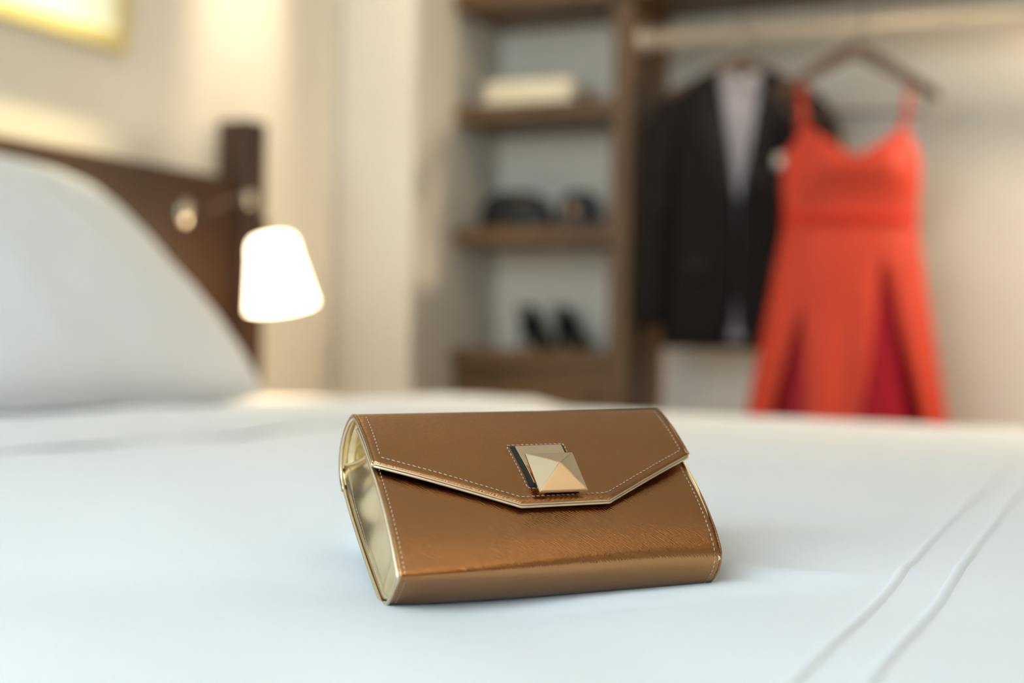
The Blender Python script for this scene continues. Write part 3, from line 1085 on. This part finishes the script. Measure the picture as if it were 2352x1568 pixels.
# inner lining of the back, seen above the gusset
inn = []
for i, p in enumerate(body_prof):
    if p.z < -.03 or (p.z > .002 and p.y > .07):
        pass
back_in = catmull([V(0, .06, -.0285), V(0, .09, -.0385), V(0, .110, -.0440), V(0, .1195, -.0395), V(0, .1243, -.0330), V(0, .1264, -.0230), V(0, .126, -.0105), V(0, .1235, -.0005), V(0, .1175, .0058)], 6)
loft('inner_lining', [[V(u, p.y, p.z) for u in [.004 + (W - .008) * j / 30 for j in range(31)]] for p in back_in], M_GOLD, bag, closed=False, thick=.0006)
lo_c = [V(0, .1195 - .026 * k / 16, -.0405 + .050 * k / 16) for k in range(17)]
up_c = resample(back_in[14:], (sum((b_ - a_).length for a_, b_ in zip(back_in[14:-1], back_in[15:])) - 1e-6) / 16)[:17]
while len(up_c) < 17:
    up_c.append(back_in[-1].copy())
for ue, sg in ((0.0, 1), (W, -1)):
    loft('end_lining', [[a_.lerp(b_, t) + V(ue + sg * (.0125 - .003 * t + .0012 * math.sin(9 * t + k * .7)), 0, 0) for k, (a_, b_) in enumerate(zip(lo_c, up_c))] for t in [i / 8 for i in range(-3, 9)]], M_GOLD, bag, closed=False, thick=.0006)
# strap of gold leather dividing the inside (top of the inner pocket)
loft('inner_pocket', [[V(u, v_, n_) for u in [.013 + (W - .026) * j / 20 for j in range(21)]] for v_, n_ in ((.03, .004), (.07, -.002), (.100, -.008))], M_GOLD, bag, closed=False, thick=.001)


# stitching
def stitches(name, path, nrm, period=.0031, length=.0023, half=.00027, lift=.0001, jitter=.0):
    pts = resample(path, period)
    verts, faces = [], []
    for a, b in zip(pts[:-1], pts[1:]):
        t = (b - a).normalized()
        m_ = (a + b) / 2
        n_ = nrm(m_) if callable(nrm) else nrm
        s_ = t.cross(n_).normalized()
        t = (t + s_ * .14).normalized()
        k = len(verts)
        L = length / 2
        for (x, y, z) in ((-L, -.4, 0), (-L * .6, 0, 1), (-L * .6, -1, .2), (-L * .6, 1, .2), (L * .6, 0, 1), (L * .6, -1, .2), (L * .6, 1, .2), (L, -.4, 0)):
            verts.append(m_ + t * x + s_ * (y * half) + n_ * (z * half + lift))
        faces += [(k, k + 2, k + 1), (k, k + 1, k + 3), (k + 1, k + 2, k + 5, k + 4), (k + 1, k + 4, k + 6, k + 3), (k + 7, k + 4, k + 5), (k + 7, k + 6, k + 4)]
    o = mesh_obj(name, verts, faces, M_THREAD, bag, True)
    o['kind'] = 'stuff'
    return o


def inset_path(pts2, ins):
    return pts2


flap_st = [(.0055, .1185), (.0048, .0790)]
low = [(.0048, .0790), (.0800, .0434), (.1340, .0440), (.1955, .0775)]
right_st = [(.1955, .0775), (.1955, .1185)]


def flap_line(pts):
    out = []
    for (a, b), (c, d) in zip(pts[:-1], pts[1:]):
        for k in range(24):
            t = k / 24
            out.append(flap_pt(a + (c - a) * t, b + (d - b) * t, .0008))
    out.append(flap_pt(pts[-1][0], pts[-1][1], .0008))
    return out


NF_ = V(0, .25, .97).normalized()
stitches('flap_stitching', flap_line(flap_st), NF_)
stitches('flap_stitching', flap_line(low), V(0, .18, .98).normalized())
stitches('flap_stitching', flap_line(right_st), NF_)
for ue in (.0042, W - .0048):
    stitches('panel_stitching', [body_point(p, ue) + V(0, 0, .0008) for p in body_prof if p.z > .012 and p.y < .085], V(0, .1, .99).normalized())
    stitches('bottom_stitching', [body_point(p, ue) + V(0, -.0008, .0002) for p in body_prof if p.z > .001 and p.y < .003], V(0, -.95, .3).normalized())
stitches('gusset_stitching', gus_st, V(-1, 0, 0), lift=.0002)

# clasp
clasp_cx = .1035
box_st = [(.0836, .0860), (.1204, .0864), (.1212, .0494), (.0862, .0496), (.0836, .0860)]
stitches('clasp_stitching', flap_line(box_st[:4] + [box_st[4]]), V(0, .22, .97).normalized(), period=.0030, length=.0021)


def slab(name, corners, o0, o1, material, parent, bev=.0003):
    """flat plate following the flap between two heights"""
    (ua, va), (ub, vb), (uc, vc), (ud, vd) = corners
    NR = 8
    bm = bmesh.new()
    L0, R0, L1, R1 = [], [], [], []
    for i in range(NR + 1):
        t = i / NR
        l, r = (ua + (ud - ua) * t, va + (vd - va) * t), (ub + (uc - ub) * t, vb + (vc - vb) * t)
        L0.append(bm.verts.new(flap_pt(*l, o0)))
        R0.append(bm.verts.new(flap_pt(*r, o0)))
        L1.append(bm.verts.new(flap_pt(*l, o1)))
        R1.append(bm.verts.new(flap_pt(*r, o1)))
    for i in range(NR):
        bm.faces.new((L0[i], L0[i + 1], R0[i + 1], R0[i]))
        bm.faces.new((L1[i], L1[i + 1], R1[i + 1], R1[i]))
        bm.faces.new((L0[i], L0[i + 1], L1[i + 1], L1[i]))
        bm.faces.new((R0[i], R0[i + 1], R1[i + 1], R1[i]))
    bm.faces.new((L0[0], R0[0], R1[0], L1[0]))
    bm.faces.new((L0[NR], R0[NR], R1[NR], L1[NR]))
    bmesh.ops.recalc_face_normals(bm, faces=bm.faces)
    edges = [e for e in bm.edges if e.calc_face_angle(0) > .5]
    bmesh.ops.bevel(bm, geom=edges, offset=bev, segments=2, affect='EDGES')
    return bm_obj(name, bm, material, parent)


slab('clasp_recess', [(.0855, .0850), (.1196, .0854), (.1203, .0504), (.0876, .0506)], .0003, .00098, M_SLOT, bag, .0001)
plate = slab('clasp_plate', [(.0882, .0838), (.1180, .0843), (.1184, .0530), (.0906, .0525)], .0009, .0024, M_CLASP, bag)
slab('clasp_foot', [(.094, .0715), (.116, .0718), (.118, .0450), (.096, .0447)], .0020, .0056, M_CLASP, bag, .0002)
# pyramid: four facets with a small rim
pn = V(0, .20, .98).normalized()
pc = flap_pt(.1046, .0562, .0054)
pv = pn.cross(V(1, 0, 0)).normalized()
bm = bmesh.new()
hx, hy = .0150, .0156
loops = []
for sx_, sy_, h_ in ((hx - .0006, hy - .0006, 0.0), (hx, hy, .0004), (hx, hy, .0014), (hx - .0006, hy - .0006, .0020)):
    loops.append([bm.verts.new(pc + V(1, 0, 0) * (a * sx_) + pv * (b * sy_) + pn * h_) for a, b in ((-1, -1), (1, -1), (1, 1), (-1, 1))])
apex = [bm.verts.new(pc + V(1, 0, 0) * (a * .0003) + pv * (b * .0003) + pn * .0093) for a, b in ((-1, -1), (1, -1), (1, 1), (-1, 1))]
bm.faces.new(loops[0])
allr = loops + [apex]
for l0, l1 in zip(allr[:-1], allr[1:]):
    for i in range(4):
        j = (i + 1) % 4
        bm.faces.new((l0[i], l0[j], l1[j], l1[i]))
bm.faces.new(apex)
bmesh.ops.recalc_face_normals(bm, faces=bm.faces)
hip = [e for e in bm.edges if (e.verts[0] in apex) != (e.verts[1] in apex)]
bmesh.ops.bevel(bm, geom=hip, offset=.0004, segments=3, affect='EDGES')
pyr = bm_obj('pyramid_stud', bm, M_CLASP, bag)
pyr['label'] = 'polished rose gold pyramid stud'
